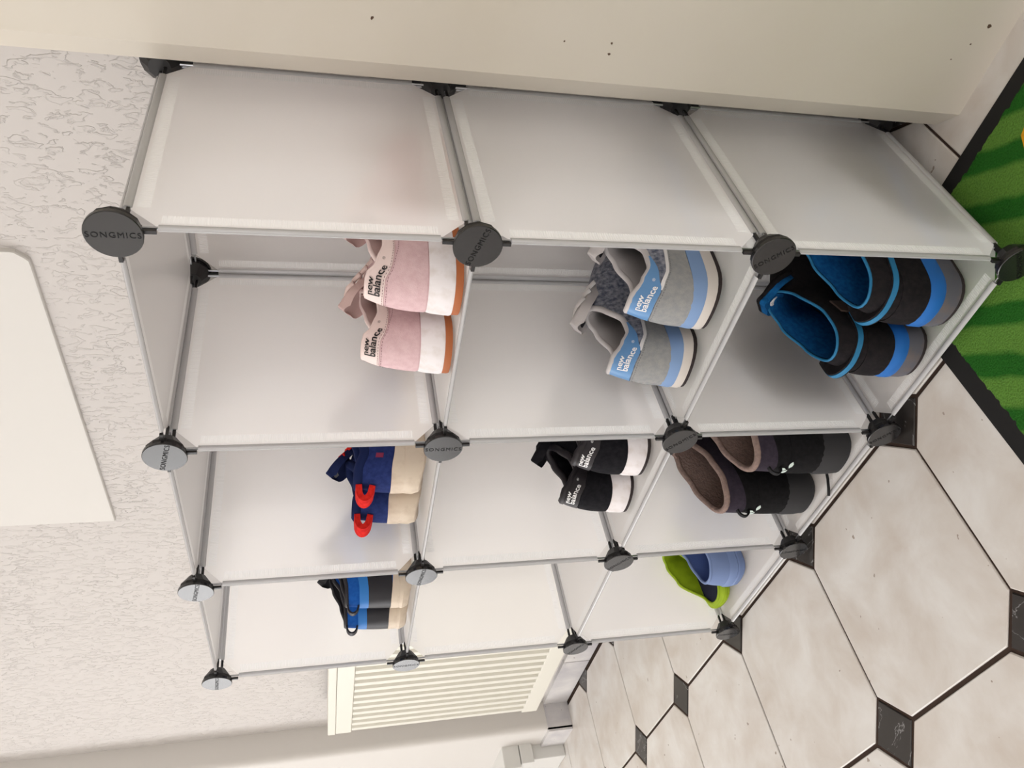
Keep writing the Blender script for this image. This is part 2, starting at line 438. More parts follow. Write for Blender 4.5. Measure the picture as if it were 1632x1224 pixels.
# ------------------------------------------------------------------ doormat
def mat_green():
    m = mat('green_pile', (52, 120, 40), .95, .05)
    nt = m.node_tree; b = nt.nodes['Principled BSDF']
    tc = [n for n in nt.nodes if n.type == 'TEX_COORD'][0]
    sep = nt.nodes.new('ShaderNodeSeparateXYZ'); nt.links.new(tc.outputs['Object'], sep.inputs[0])
    ad = nt.nodes.new('ShaderNodeMath'); ad.operation = 'ADD'
    nt.links.new(sep.outputs[0], ad.inputs[0]); nt.links.new(sep.outputs[1], ad.inputs[1])
    ns = nt.nodes.new('ShaderNodeTexNoise'); ns.inputs['Scale'].default_value = 14; nt.links.new(tc.outputs['Object'], ns.inputs['Vector'])
    sc = nt.nodes.new('ShaderNodeMath'); sc.operation = 'MULTIPLY'; sc.inputs[1].default_value = .03; nt.links.new(ns.outputs['Fac'], sc.inputs[0])
    a2 = nt.nodes.new('ShaderNodeMath'); nt.links.new(ad.outputs[0], a2.inputs[0]); nt.links.new(sc.outputs[0], a2.inputs[1])
    mu = nt.nodes.new('ShaderNodeMath'); mu.operation = 'MULTIPLY'; mu.inputs[1].default_value = 2*PI/.091; nt.links.new(a2.outputs[0], mu.inputs[0])
    of = nt.nodes.new('ShaderNodeMath'); of.inputs[1].default_value = 2.6; nt.links.new(mu.outputs[0], of.inputs[0])
    sn = nt.nodes.new('ShaderNodeMath'); sn.operation = 'SINE'; nt.links.new(of.outputs[0], sn.inputs[0])
    r = nt.nodes.new('ShaderNodeValToRGB'); e = r.color_ramp.elements
    mr = nt.nodes.new('ShaderNodeMapRange'); mr.inputs[1].default_value = -1; nt.links.new(sn.outputs[0], mr.inputs[0])
    e[0].position = .25; e[0].color = lin((38, 92, 32))+(1,); e[1].position = .58; e[1].color = lin((88, 128, 54))+(1,)
    nt.links.new(mr.outputs[0], r.inputs[0])
    # fibre mottling
    n3 = nt.nodes.new('ShaderNodeTexNoise'); n3.inputs['Scale'].default_value = 420; nt.links.new(tc.outputs['Object'], n3.inputs['Vector'])
    mx = nt.nodes.new('ShaderNodeMix'); mx.data_type = 'RGBA'; mx.blend_type = 'OVERLAY'; mx.inputs[0].default_value = .55
    nt.links.new(r.outputs[0], mx.inputs[6]); nt.links.new(n3.outputs['Fac'], mx.inputs[7])
    nt.links.new(mx.outputs[2], b.inputs['Base Color'])
    bp = nt.nodes.new('ShaderNodeBump'); bp.inputs['Strength'].default_value = .8; bp.inputs['Distance'].default_value = .002
    nt.links.new(n3.outputs['Fac'], bp.inputs['Height']); nt.links.new(bp.outputs[0], b.inputs['Normal'])
    return m
dm = empty('doormat', (0, 0, 0))
tag(dm, 'green striped doormat with black rubber border under the rack corner', 'doormat')
RUBBER = mat('black_rubber', (24, 23, 23), .7, .3, bump=(300, .2, .0005))
bbox('rubber_border', (-.177, .74, -.43, .193, .0002, .0019), RUBBER, dm, .0008)
nx, ny = 120, 84
V, F = [], []
X0, X1, Y0, Y1 = -.1530, .717, -.407, .173
for i in range(nx+1):
    for j in range(ny+1):
        e = i in (0, nx) or j in (0, ny)
        jx = random.uniform(-.0016, .0016) if True else 0
        V.append((X0+(X1-X0)*i/nx+jx, Y0+(Y1-Y0)*j/ny+random.uniform(-.0016, .0016), .0016 if e else .0021+random.uniform(0, .0007)))
for i in range(nx):
    for j in range(ny):
        q = i*(ny+1)+j; F.append((q, q+ny+1, q+ny+2, q+1))
tag(obj('pile', V, F, mat_green(), dm, True), kind='stuff')
pts = [(.096, .128), (.135, .142), (.15, .09), (.105, .085), (.083, .105)]
v, f = loft([[(x, y, .003) for x, y in pts], [(x, y, .0036) for x, y in pts]], True, False, True)
obj('orange_motif', v, f, mat('orange_pile', (214, 150, 32), .95, .05, bump=(420, .8, .002)), dm)

# ------------------------------------------------------------------ storage rack
W, H, D = .31, .3221, .329
ZC = .0275
FY = .007                      # front frame plane; caps end at y = 0
rack = empty('storage_rack', (-W*1.5, FY+D/2, 0))
tag(rack, 'frosted plastic cube storage rack of nine compartments holding shoes', 'shelf')
RO = rack.location.copy()
def node(i, k, j):             # column from the right, 0 front / 1 back, row from the bottom
    return Vector((-W*i, FY+D*k, ZC+H*j))

DEL, CUT = .0052, .030
def make_panel(u, w, name):
    """panel lying in local XY, u x w between node axes, with rods, sleeves and weld strips"""
    a, b = u/2-DEL, w/2-DEL
    c = CUT
    i0, i1 = .0077, .0193
    sx, sy = u/2-CUT-.006, w/2-CUT-.006
    def cuts(h_, st): return sorted([-h_, -h_+i0, -h_+i1, -st, st, h_-i1, h_-i0, h_])
    X_, Y_ = cuts(a, sx), cuts(b, sy)
    V, F = [], []
    def clip(poly):
        for qx, qy in ((1, 1), (1, -1), (-1, 1), (-1, -1)):
            f_ = lambda p_: a+b-c-(qx*p_[0]+qy*p_[1])
            out = []
            for k in range(len(poly)):
                p0, p1 = poly[k], poly[(k+1) % len(poly)]; d0_, d1_ = f_(p0), f_(p1)
                if d0_ >= 0: out.append(p0)
                if d0_*d1_ < 0:
                    t = d0_/(d0_-d1_); out.append((p0[0]+(p1[0]-p0[0])*t, p0[1]+(p1[1]-p0[1])*t))
            poly = out
            if not poly: break
        return poly
    for x0, x1 in zip(X_, X_[1:]):
        for y0, y1 in zip(Y_, Y_[1:]):
            mx_, my_ = (x0+x1)/2, (y0+y1)/2
            if abs(mx_) < sx and b-i1 < abs(my_) < b-i0: continue
            if abs(my_) < sy and a-i1 < abs(mx_) < a-i0: continue
            q = clip([(x0, y0), (x1, y0), (x1, y1), (x0, y1)])
            if len(q) > 2:
                n_ = len(V); V += [(x, y, 0) for x, y in q]; F.append(tuple(range(n_, n_+len(q))))
    p = obj(name, V, F, FILM, rack)
    def rail(nm, L, r, r2, m, seg):
        v, f = tube([(-L/2, 0, 0), (L/2, 0, 0)], r, seg, r2, axis=(0, 0, 1)); return obj(nm, v, f, m, p, True, .7)
    res = []
    for (L, off, rz) in ((u, b, 0), (u, -b, 0), (w, a, PI/2), (w, -a, PI/2)):
        o = rail('frame_rod', L-2*DEL-.030, .0015, None, STEEL, 8)
        o.rotation_euler.z = rz; o.location = (0, off, 0) if rz == 0 else (off, 0, 0)
        o2 = rail('film_sleeve', L-2*CUT-.010, .0042, .0025, SLEEVE, 12)
        o2.rotation_euler.z = rz; o2.location = o.location
        e_ = L/2-CUT-.006
        v, f = [(-e_, -.0058, 0), (e_, -.0058, 0), (e_, .0058, 0), (-e_, .0058, 0)], [(0, 1, 2, 3)]
        o3 = obj('weld_strip', v, f, WELD, p); o3.rotation_euler.z = rz
        s = 1 if off > 0 else -1
        o3.location = (0, off-s*.0135, 0) if rz == 0 else (off-s*.0135, 0, 0)
        res += [o, o2, o3]
    return p
def copy_panel(p):
    q = p.copy(); COL.objects.link(q)
    for ch in p.children:
        c = ch.copy(); COL.objects.link(c); c.parent = q
    return q
side = make_panel(D, H, 'side_panel'); shelf = make_panel(W, D, 'shelf_panel'); back = make_panel(W, H, 'back_panel')
used = {}
def put(p, loc, rot):
    if p.name not in used: used[p.name] = 1; q = p
    else: q = copy_panel(p)
    q.location = Vector(loc)-RO; q.rotation_euler = rot
    return q
for i in range(4):
    for j in range(3):
        put(side, (-W*i, FY+D/2, ZC+H*(j+.5)), (PI/2, 0, PI/2))
for i in range(3):
    for j in range(4):
        put(shelf, (-W*(i+.5), FY+D/2, ZC+H*j), (0, 0, 0))
    for j in range(3):
        put(back, (-W*(i+.5), FY+D, ZC+H*(j+.5)), (PI/2, 0, 0))

# connectors: stem with prongs plus a round cap
def circ(r, y, n=20, ph=0): return [(r*math.cos(2*PI*k/n+ph), y, r*math.sin(2*PI*k/n+ph)) for k in range(n)]
CONS = {}
def connector_mesh(key):
    if key in CONS: return CONS[key]
    xp, xm, zp, zm = key
    parts = [loft([circ(.0222, -FY+.0044, 12), circ(.0228, .003, 12), circ(.0170, .011, 12), circ(.0125, .0175, 12)], True, True, True)]
    for on, s in ((xp, 1), (xm, -1)):
        if on:
            parts.append(box(*sorted((s*.008, s*.034)), -.0018, .0018, -.0018, .0018)); parts.append(box(*sorted((s*.008, s*.022)), -.004, .004, -.004, .004))
    for on, s in ((zp, 1), (zm, -1)):
        if on:
            parts.append(box(-.0018, .0018, -.0018, .0018, *sorted((s*.008, s*.034)))); parts.append(box(-.004, .004, -.004, .004, *sorted((s*.008, s*.022))))
    for dx, dz, on in ((-.0065, 0, xm), (.0065, 0, xp), (0, -.0065, zm), (0, .0065, zp)):
        if on: parts.append(box(dx-.0016, dx+.0016, .008, .034, dz-.0016, dz+.0016))
    V, F, _ = merge(parts)
    CONS[key] = obj('connector', V, F, BLACKP, rack)
    return CONS[key]
cap_loops = [circ(.0243, .0045, 36), circ(.0245, .0008, 36), circ(.0238, 0, 36)]
cv, cf = loft(cap_loops, True, True, True)
tv, tf = text2d('SONGMICS', .0082, space=1.16)
V = list(cv); F = list(cf); I = [0]*len(cf)
n0 = len(V)
V += [(x, -.00035, z) for x, z in tv]; F += [tuple(i+n0 for i in q) for q in tf]; I += [1]*len(tf)
def cap_obj(parent, rot):
    pass
me_cap = None
base_y = -FY
capang = {(0, 3): PI/2, (0, 2): .35, (1, 3): .25, (1, 2): PI/2, (2, 3): .2, (2, 2): .12, (3, 3): .1, (3, 2): PI/2, (0, 1): .9, (1, 1): .8, (2, 1): .7, (3, 1): .5}
first = True
for i in range(4):
    for j in range(4):
        for k in (0, 1):
            xp, xm = i > 0, i < 3
            if k: xp, xm = xm, xp
            key = (xp, xm, j < 3, j > 0)
            new = key not in CONS
            con = connector_mesh(key)
            c = con if new else inst(con, rack)
            c.location = node(i, k, j)-RO; c.rotation_euler = (0, 0, PI*k)
            if first:
                cap = obj('cap', V, F, [CAPM, EMBOSS], c, midx=I); cap0 = cap
                first = False
            else:
                cap = inst(cap0, c)
            cap.location = (0, base_y, 0)
            cap.rotation_euler = (0, capang.get((i, j), random.uniform(-PI, PI)), 0)

# ------------------------------------------------------------------ shoes
def resample(poly, fr):
    """points of an open polyline at arc-length fractions fr"""
    P_ = [Vector(p) for p in poly]; L = [0]
    for a, b in zip(P_, P_[1:]): L.append(L[-1]+(b-a).length)
    out = []; T = L[-1]; k = 0
    for q in fr:
        d = q*T; k = 0
        while k < len(L)-2 and L[k+1] < d: k += 1
        s = (d-L[k])/max(L[k+1]-L[k], 1e-9)
        out.append(P_[k].lerp(P_[k+1], min(max(s, 0), 1)))
    return out, T

class Shoe:
    """heel back at the origin, toe towards +y; s in [-.5,.5] runs round the shoe (0 = heel, + = right side)"""
    def __init__(S, name, L, wp, z0, collar_y, collar_w, collar_z, bend=.0, a=.5, c=.45, b=.15, NS=80, side=1, heel_round=.13, toe_round=.26, heel_lean=0.0):
        S.root = empty(name); S.L = L; S.z0 = z0; S.a, S.b, S.c = a, b, c; S.N = NS; S.side = side; S.lean = heel_lean
        S.out_hw = wp; S.hr, S.tr = heel_round, toe_round; S.bend = bend
        S.cy, S.cw, S.cz = collar_y, collar_w, collar_z
        S.half = {}
        for sg in (1, -1):
            S.half[sg] = (S._side(sg), S._cside(sg))
        return
    def hw(S, t):
        w = interp(S.out_hw, t)
        if t < S.hr: q = 1-t/S.hr; w *= max(0, 1-q**2.4)**(1/2.4)
        if t > 1-S.tr: q = 1-(1-t)/S.tr; w *= max(0, 1-q**2.3)**(1/2.3)
        return w
    def cx(S, t): return S.side*S.bend*math.sin(PI*t)
    def _side(S, sg, off=0):
        M_ = 60; pts = []
        for k in range(M_+1):
            t = .5-.5*math.cos(PI*k/M_)
            pts.append((S.cx(t)+sg*S.hw(t), S.L*t, 0))
        return pts
    def _cside(S, sg):
        M_ = 40; pts = []; y0, y1 = S.cy
        for k in range(M_+1):
            t = .5-.5*math.cos(PI*k/M_)
            w = interp(S.cw, t)*(max(0, 1-abs(2*t-1)**2.6))**(1/2.2)
            pts.append((S.cx((y0+(y1-y0)*t)/S.L)+sg*w, y0+(y1-y0)*t, interp(S.cz, t)))
        return pts
    def setup(S):
        if hasattr(S, 'tab'): return
        S.tab = {}; n = S.N//2
        for sg in (1, -1):
            o, c = S.half[sg]
            fr = [(k/n)**1.0 for k in range(n+1)]
            op, A = resample(o, fr)
            L2 = [(p[0], p[1], 0) for p in c]
            _, C = resample(L2, [0])
            kk = max(1.0, A/C)
            cf_ = [1-(1-q)**kk for q in fr]
            # resample collar by plan arc length
            Pl = [Vector(p) for p in c]; Ld = [0]
            for p, q in zip(L2, L2[1:]): Ld.append(Ld[-1]+(Vector(q)-Vector(p)).length)
            cp = []
            for q in cf_:
                d = q*Ld[-1]; k = 0
                while k < len(Ld)-2 and Ld[k+1] < d: k += 1
                s = (d-Ld[k])/max(Ld[k+1]-Ld[k], 1e-9); cp.append(Pl[k].lerp(Pl[k+1], min(max(s, 0), 1)))
            S.tab[sg] = (op, cp)
        S.A = A
    def ends(S, s):
        S.setup()
        sg = 1 if s >= 0 else -1; n = S.N//2; q = min(abs(s)*2, 1)*n; k = min(int(q), n-1); r = q-k
        op, cp = S.tab[sg]
        return op[k].lerp(op[k+1], r), cp[k].lerp(cp[k+1], r)
    def zf(S, y):
        return interp(S.z0, y/S.L)
    def surf(S, s, v):
        p0, p3 = S.ends(s)
        p0 = Vector((p0.x, p0.y, S.zf(p0.y)))
        hh = p3.z-p0.z; dx = Vector((p0.x-p3.x, p0.y-p3.y, 0))
        p1 = p0+Vector((0, 0, S.a*hh)); p2 = p3+dx*S.c-Vector((0, 0, S.b*hh))
        w = 1-v
        return p0*w**3+p1*3*w*w*v+p2*3*w*v*v+p3*v**3
    def nrm(S, s, v):
        e = .004
        du = S.surf(s+e, v)-S.surf(s-e, v); dv = S.surf(s, min(v+e, 1))-S.surf(s, max(v-e, 0))
        n_ = du.cross(dv)
        if n_.length < 1e-12: return Vector((0, -1, 0))
        return n_.normalized()
    def pt(S, s, v, off=0):
        return S.surf(s, v)+S.nrm(s, v)*off
    def upper(S, m, name='upper', off=0, nv=14):
        ss = [-.5+k/S.N for k in range(S.N)]
        loops = [[S.pt(s, v/nv, off) for s in ss] for v in range(nv+1)]
        V, F = loft(loops); return obj(name, V, F, m, S.root, True)
    def patch(S, name, s0, s1, v0, v1, off, m, ns=24, nv=8, lab=None, parent=None):
        f0 = v0 if callable(v0) else (lambda s: v0); f1 = v1 if callable(v1) else (lambda s: v1)
        V, F = [], []
        for i in range(-1, ns+2):
            for j in range(-1, nv+2):
                ii, jj = min(max(i, 0), ns), min(max(j, 0), nv)
                s = s0+(s1-s0)*ii/ns; a, b = f0(s), f1(s); v = a+(b-a)*jj/nv
                e = i < 0 or j < 0 or i > ns or j > nv
                o = off(s, v) if callable(off) else off
                V.append(S.pt(s, min(max(v, 0), 1), -.001 if e else o))
        w = nv+3
        for i in range(ns+2):
            for j in range(nv+2):
                q = i*w+j; F.append((q, q+w, q+w+1, q+1))
        o = obj(name, V, F, m, parent or S.root, True, .9)
        if lab: o['label'] = lab
        return o
    def collar(S, r, m, inset=.6, name='collar', seg=8, drop=0):
        n = S.N; pts = []
        for k in range(n):
            s = -.5+k/n
            p = S.ends(s)[1]; cy = (S.cy[0]+S.cy[1])/2
            c = Vector((S.cx(p.y/S.L), min(max(p.y, S.cy[0]+.03), S.cy[1]-.03), p.z))
            d = (c-p); d.z = 0
            if d.length > 1e-6: d.normalize()
            pts.append(p+d*r*inset-Vector((0, 0, drop)))
        # drop near-duplicate points
        q = [pts[0]]
        for p in pts[1:]:
            if (p-q[-1]).length > .0009: q.append(p)
        V, F = tube(q, r, seg, closed=True); return obj(name, V, F, m, S.root, True)
    def lining(S, m, mi, zin, inset=.006, top=.004, nv=8, wide=.80):
        ss = [-.5+k/S.N for k in range(S.N)]; loops = []
        for j in range(nv+1):
            w = j/nv; l = []
            for s in ss:
                p0, p3 = S.ends(s)
                cy = Vector((S.cx(p3.y/S.L), min(max(p3.y, S.cy[0]+.03), S.cy[1]-.03), 0))
                d = Vector((cy.x-p3.x, cy.y-p3.y, 0))
                if d.length > 1e-6: d.normalize()
                a = p3+d*top
                t = p0.y/S.L
                q = Vector((S.cx(t)+(p0.x-S.cx(t))*wide, inset+p0.y*.90, zin))
                z = a.z+(zin-a.z)*w; k = w*w*(3-2*w)*.8+.2*w
                l.append(Vector((a.x+(q.x-a.x)*k, a.y+(q.y-a.y)*k, z)))
            loops.append(l)
        V, F = loft(loops); obj('lining', V, F, m, S.root, True)
        V, F = loft([loops[-1], [Vector((p.x*.98, p.y, zin-.001)) for p in loops[-1]]], True, False, True); obj('insole', V, F, mi, S.root)
    def sole(S, name, prof, m, lift=0, spring=.012, lift_len=.14, parent=None, notch=None):
        """prof: (outward offset, z) from bottom to top"""
        S.setup()
        loops = []
        n = S.N
        for (o, z) in prof:
            l = []
            for k in range(n):
                s = -.5+k/n
                p, _ = S.ends(s); e = .004
                d = S.ends(s+e)[0]-S.ends(s-e)[0] if abs(s) < .49 else Vector((1, 0, 0))
                if s < -.49: d = Vector((-1, 0, 0)) if False else Vector((1, 0, 0))*-1
                nn = Vector((d.y, -d.x, 0))
                if nn.length > 1e-9: nn.normalize()
                if abs(s) >= .49: nn = Vector((0, 1, 0))
                t = p.y/S.L
                zz = z
                base = lift*max(0, 1-t/lift_len)**2+spring*max(0, (t-.68)/.32)**2
                top = S.zf(p.y); ztop = S.z0[0][1]
                fr = z/ztop
                zz = base*(1-.75*fr)+fr*top
                l.append(Vector((p.x, p.y, 0))+nn*o+Vector((0, 0, zz)))
            loops.append(l)
        V, F = loft(loops, True, True, True); return obj(name, V, F, m, parent or S.root, True, .6)
    def decal(S, name, V2, F2, s0, v0, m, off=.0030, rot=0, parent=None):
        S.setup()
        per = 2*S.A
        hgt = (S.surf(s0, min(v0+.05, 1))-S.surf(s0, v0-.05)).length/(min(v0+.05, 1)-v0+.05)
        cr, sr = math.cos(rot), math.sin(rot); V = []
        # local lateral scale at this height
        lat = (S.surf(s0+.01, v0)-S.surf(s0-.01, v0)).length/.02
        for x, y in V2:
            a, b = x*cr-y*sr, x*sr+y*cr
            V.append(S.pt(s0+a/lat, min(max(v0+b/hgt, .01), .99), off))
        return obj(name, V, F2, m, parent or S.root)
    def tongue(S, m, y0, z0, y1, z1, w0, w1, th=.006, name='tongue', bow=.012, lean=0, parent=None, nu=8, nw=10):
        V, F = [], []
        for layer in (0, 1):
            for j in range(nw+1):
                q = j/nw
                y = y0+(y1-y0)*q; z = z0+(z1-z0)*(q**1.15); w = w0+(w1-w0)*q
                if q > .5: w *= max(.30, math.sqrt(max(0, 1-((q-.5)/.5)**2.6)))
                for i in range(nu+1):
                    u = -1+2*i/nu
                    x = S.cx(y/S.L)+u*w
                    zz = z-bow*u*u*(1-.4*q)
                    V.append((x, y+(layer*th*.8), zz+(layer*th*.7)+bow*.3))
        w_ = nu+1; N_ = (nu+1)*(nw+1)
        for j in range(nw):
            for i in range(nu):
                q = j*w_+i; F.append((q, q+1, q+w_+1, q+w_)); F.append((q+N_, q+N_+w_, q+N_+w_+1, q+N_+1))
        for j in range(nw):
            for i in (0, nu):
                q = j*w_+i; F.append((q, q+w_, q+w_+N_, q+N_))
        for i in range(nu):
            for j in (0, nw):
                q = j*w_+i; F.append((q, q+1, q+1+N_, q+N_))
        return obj(name, V, F, m, parent or S.root, True, 1.0)
    def laces(S, m, rows, r=.0022):
        for (y, z, w) in rows:
            x = S.cx(y/S.L)
            pts = [(x-w, y, z-.006), (x-w*.6, y, z+.001), (x, y+.002, z+.003), (x+w*.6, y, z+.001), (x+w, y, z-.006)]
            V, F = tube(pts, r*1.5, 6, r*.8); obj('lace', V, F, m, S.root, True)
    def place(S, x, y, z, yaw, label, cat, group=None, pitch=0, rollv=0):
        S.root.location = (x, y, z); S.root.rotation_euler = (pitch, rollv, yaw)
        tag(S.root, label, cat, group)

ZS = [ZC+H*(2-r)+.0022 for r in range(3)]       # shelf tops, row 0 = top
fab = lambda n, c, c2=None, b=(700, .35, .0006), rough=.9: mat(n, c, rough, .12, bump=b, var=(160, c2, .35, .65) if c2 else None)
NB_V, NB_F = text2d('new\nbalance', .0120, 'LEFT', bold=.00022)
R_V, R_F = text2d('®', .006)
def nb_text(S, s, v, m, k=1.0, rot=0):
    nV = len(NB_V); V2 = [(x*k, y*k) for x, y in NB_V]+[((x+.0268)*k, (y+.0008)*k) for x, y in R_V]
    F2 = list(NB_F)+[tuple(i+nV for i in q) for q in R_F]
    S.decal('lettering', V2, F2, s, v, m, rot=rot)

GUM = mat('gum_rubber', (168, 98, 58), .6, .3)
MIDW = mat('white_midsole', (226, 222, 224), .6, .3, var=(60, (206, 198, 194), .45, .75))
BLKTXT = mat('black_print', (24, 22, 24), .5, .3); WHTTXT = mat('white_print', (235, 235, 236), .5, .3)
STITCH = mat('stitching', (120, 84, 92), .9, .1)

def stitches(S, fn, s0, s1, n, m, off=.0013, ln=.0022):
    parts = []
    for k in range(n):
        s = s0+(s1-s0)*(k+.5)/n; e = (s1-s0)/n*.28
        a, b = S.pt(s-e, fn(s-e), off), S.pt(s+e, fn(s+e), off); nn = S.nrm(s, fn(s))
        up_ = nn.cross((b-a).normalized())*.00028
        parts.append(([a-up_, b-up_, b+up_, a+up_], [(0, 1, 2, 3)]))
    V, F, _ = merge(parts); o = obj('stitching', V, F, m, S.root); return o

# ---- pink suede sneakers
PINK = fab('pink_suede', (203, 172, 176), (211, 183, 186), (900, .5, .0006))
PINKT = mat('pink_leather', (226, 207, 203), .6, .25)
PINKL = fab('pink_lining', (198, 172, 168))
PINKLACE = fab('pink_lace', (226, 204, 198))
def pink(side):
    S = Shoe('pink_sneaker', .262, [(0, .033), (.3, .034), (.5, .033), (.7, .044), (1, .040)], [(0, .036), (.4, .032), (1, .030)],
             (.011, .125), [(0, .026), (.4, .029), (1, .022)], [(0, .099), (.07, .098), (.18, .087), (.38, .079), (.55, .079), (.8, .090), (1, .097)], bend=.004, side=side)
    S.sole('outsole', [(.0030, 0), (.0034, .002), (.0030, .0085)], GUM, lift=.001)
    S.sole('midsole', [(.0034, .0085), (.0042, .011), (.0022, .030), (.0005, .0362)], MIDW, lift=.001)
    S.upper(PINK)
    S.patch('heel_panel', -.14, .14, lambda s: .60+.13*max(0, abs(s)-.07)/.07, lambda s: .985, .0014, PINKT)
    S.patch('heel_counter', -.21, .21, .02, lambda s: .585-1.1*max(0, abs(s)-.12), .0011, PINK)
    stitches(S, lambda s: .625+.13*max(0, abs(s)-.07)/.07, -.13, .13, 46, STITCH, .0022)
    stitches(S, lambda s: .56-1.1*max(0, abs(s)-.12), -.20, .20, 70, STITCH, .0019)
    S.collar(.0032, PINKT); S.lining(PINKL, PINKL, .038, top=.007)
    S.tongue(PINKL, .140, .084, .092, .114, .020, .024, th=.010)
    S.laces(PINKLACE, [(.118, .112, .022), (.132, .104, .025), (.146, .095, .026), (.160, .087, .027)], .003)
    nb_text(S, .028, .80, BLKTXT, .86)
    return S
pink(1).place(-.086, .020, ZS[0], -.06, 'pale pink suede sneaker nearest the right side panel in the top right compartment', 'sneaker', 'pink sneakers')
pink(-1).place(-.176, .024, ZS[0], .05, 'pale pink suede sneaker on the left of its pair, showing its whole heel', 'sneaker', 'pink sneakers')

# ---- blue and grey running shoes
GREYS = fab('grey_suede', (138, 140, 142), (150, 150, 149), (900, .5, .0006)); BLUEL = mat('blue_leather', (92, 138, 186), .4, .4)
MESH = fab('grey_mesh', (84, 90, 106), (150, 152, 162), (420, .8, .001)); MIDB = mat('blue_midsole', (120, 148, 188), .6, .3)
MIDG = mat('bone_midsole', (198, 192, 186), .6, .3); DKRUB = mat('dark_rubber', (46, 38, 38), .7, .3)
LINB = fab('pale_grey_lining', (188, 184, 184)); PIPE = mat('white_piping', (214, 212, 212), .5, .3)
INS_D = fab('dark_insole', (34, 34, 40))
def blue(side):
    S = Shoe('blue_running_shoe', .275, [(0, .036), (.3, .036), (.5, .035), (.7, .047), (1, .042)], [(0, .040), (.4, .034), (1, .030)],
             (.012, .130), [(0, .025), (.35, .031), (1, .025)], [(0, .114), (.05, .111), (.15, .098), (.34, .085), (.55, .084), (.8, .100), (1, .112)], bend=.004, side=side, a=.42)
    S.sole('outsole', [(.0028, 0), (.0032, .001), (.0030, .006)], DKRUB, lift=.011, lift_len=.2)
    S.sole('midsole', [(.0036, .006), (.0044, .009), (.0030, .021)], MIDG, lift=.011, lift_len=.2)
    S.sole('midsole_band', [(.0030, .021), (.0034, .024), (.0006, .0402)], MIDB, lift=.011, lift_len=.2)
    S.upper(MESH)
    S.patch('heel_counter', -.215, .215, .02, lambda s: .53-1.35*max(0, abs(s)-.055), .0012, GREYS)
    S.patch('heel_piping', -.215, .215, lambda s: .53-1.35*max(0, abs(s)-.055), lambda s: .60-1.35*max(0, abs(s)-.055), lambda s, v: .0016 if abs(s) > .05 else -.0008, PIPE, nv=3, ns=40)
    S.patch('heel_panel', -.125, .125, lambda s: .545+4.6*max(0, abs(s)-.045), lambda s: .985, .0018, BLUEL)
    stitches(S, lambda s: .50-1.35*max(0, abs(s)-.055), -.2, .2, 80, mat('grey_stitch', (90, 90, 96), .9, .1), .002)
    S.collar(.0040, LINB, .5); S.lining(LINB, INS_D, .042, top=.007)
    S.tongue(LINB, .158, .098, .096, .132, .022, .027, th=.012)
    o = S.tongue(INS_D, .122, .1175, .104, .1275, .012, .012, th=.0016, name='size_label', bow=.004)
    S.laces(PIPE, [(.128, .128, .024), (.143, .118, .028), (.158, .108, .03)], .003)
    nb_text(S, .026, .735, WHTTXT, .9)
    return S
blue(1).place(-.120, .040, ZS[1], -.07, 'grey and light blue running shoe against the right side panel, middle row', 'running shoe', 'blue running shoes')
blue(-1).place(-.209, .030, ZS[1], .05, 'grey and light blue running shoe with its whole blue heel panel showing', 'running shoe', 'blue running shoes')

# ---- black sneakers
BLKF = fab('black_suede', (20, 20, 24), (30, 29, 33)); BLKL = mat('black_leather', (34, 30, 34), .5, .35)
def black(side):
    S = Shoe('black_sneaker', .262, [(0, .034), (.3, .034), (.5, .033), (.7, .044), (1, .040)], [(0, .036), (.4, .032), (1, .030)],
             (.014, .125), [(0, .024), (.35, .030), (1, .024)], [(0, .108), (.05, .106), (.16, .095), (.38, .082), (.55, .084), (.8, .098), (1, .108)], bend=.004, side=side)
    S.sole('outsole', [(.0028, 0), (.0032, .002), (.0030, .0055)], DKRUB, lift=.006)
    S.sole('midsole', [(.0032, .0055), (.0038, .008), (.0024, .030), (.0004, .0362)], MIDW, lift=.006)
    S.upper(BLKF)
    S.patch('heel_counter', -.21, .21, .02, lambda s: .56-1.2*max(0, abs(s)-.08), .0012, BLKF)
    S.patch('heel_panel', -.10, .10, lambda s: .575, .985, .0016, BLKL)
    S.collar(.0064, BLKL, .5); S.lining(BLKF, BLKF, .038, top=.008)
    S.tongue(BLKF, .150, .094, .090, .130, .022, .026, th=.012)
    S.laces(BLKF, [(.124, .122, .024), (.138, .110, .027), (.153, .098, .028)], .003)
    nb_text(S, .024, .78, WHTTXT, .86)
    return S
black(1).place(-.416, .038, ZS[1], -.07, 'black sneaker with white midsole partly behind the divider, middle compartment', 'sneaker', 'black sneakers')
black(-1).place(-.501, .034, ZS[1], .05, 'black sneaker with white midsole on the left of its pair, heel fully showing', 'sneaker', 'black sneakers')

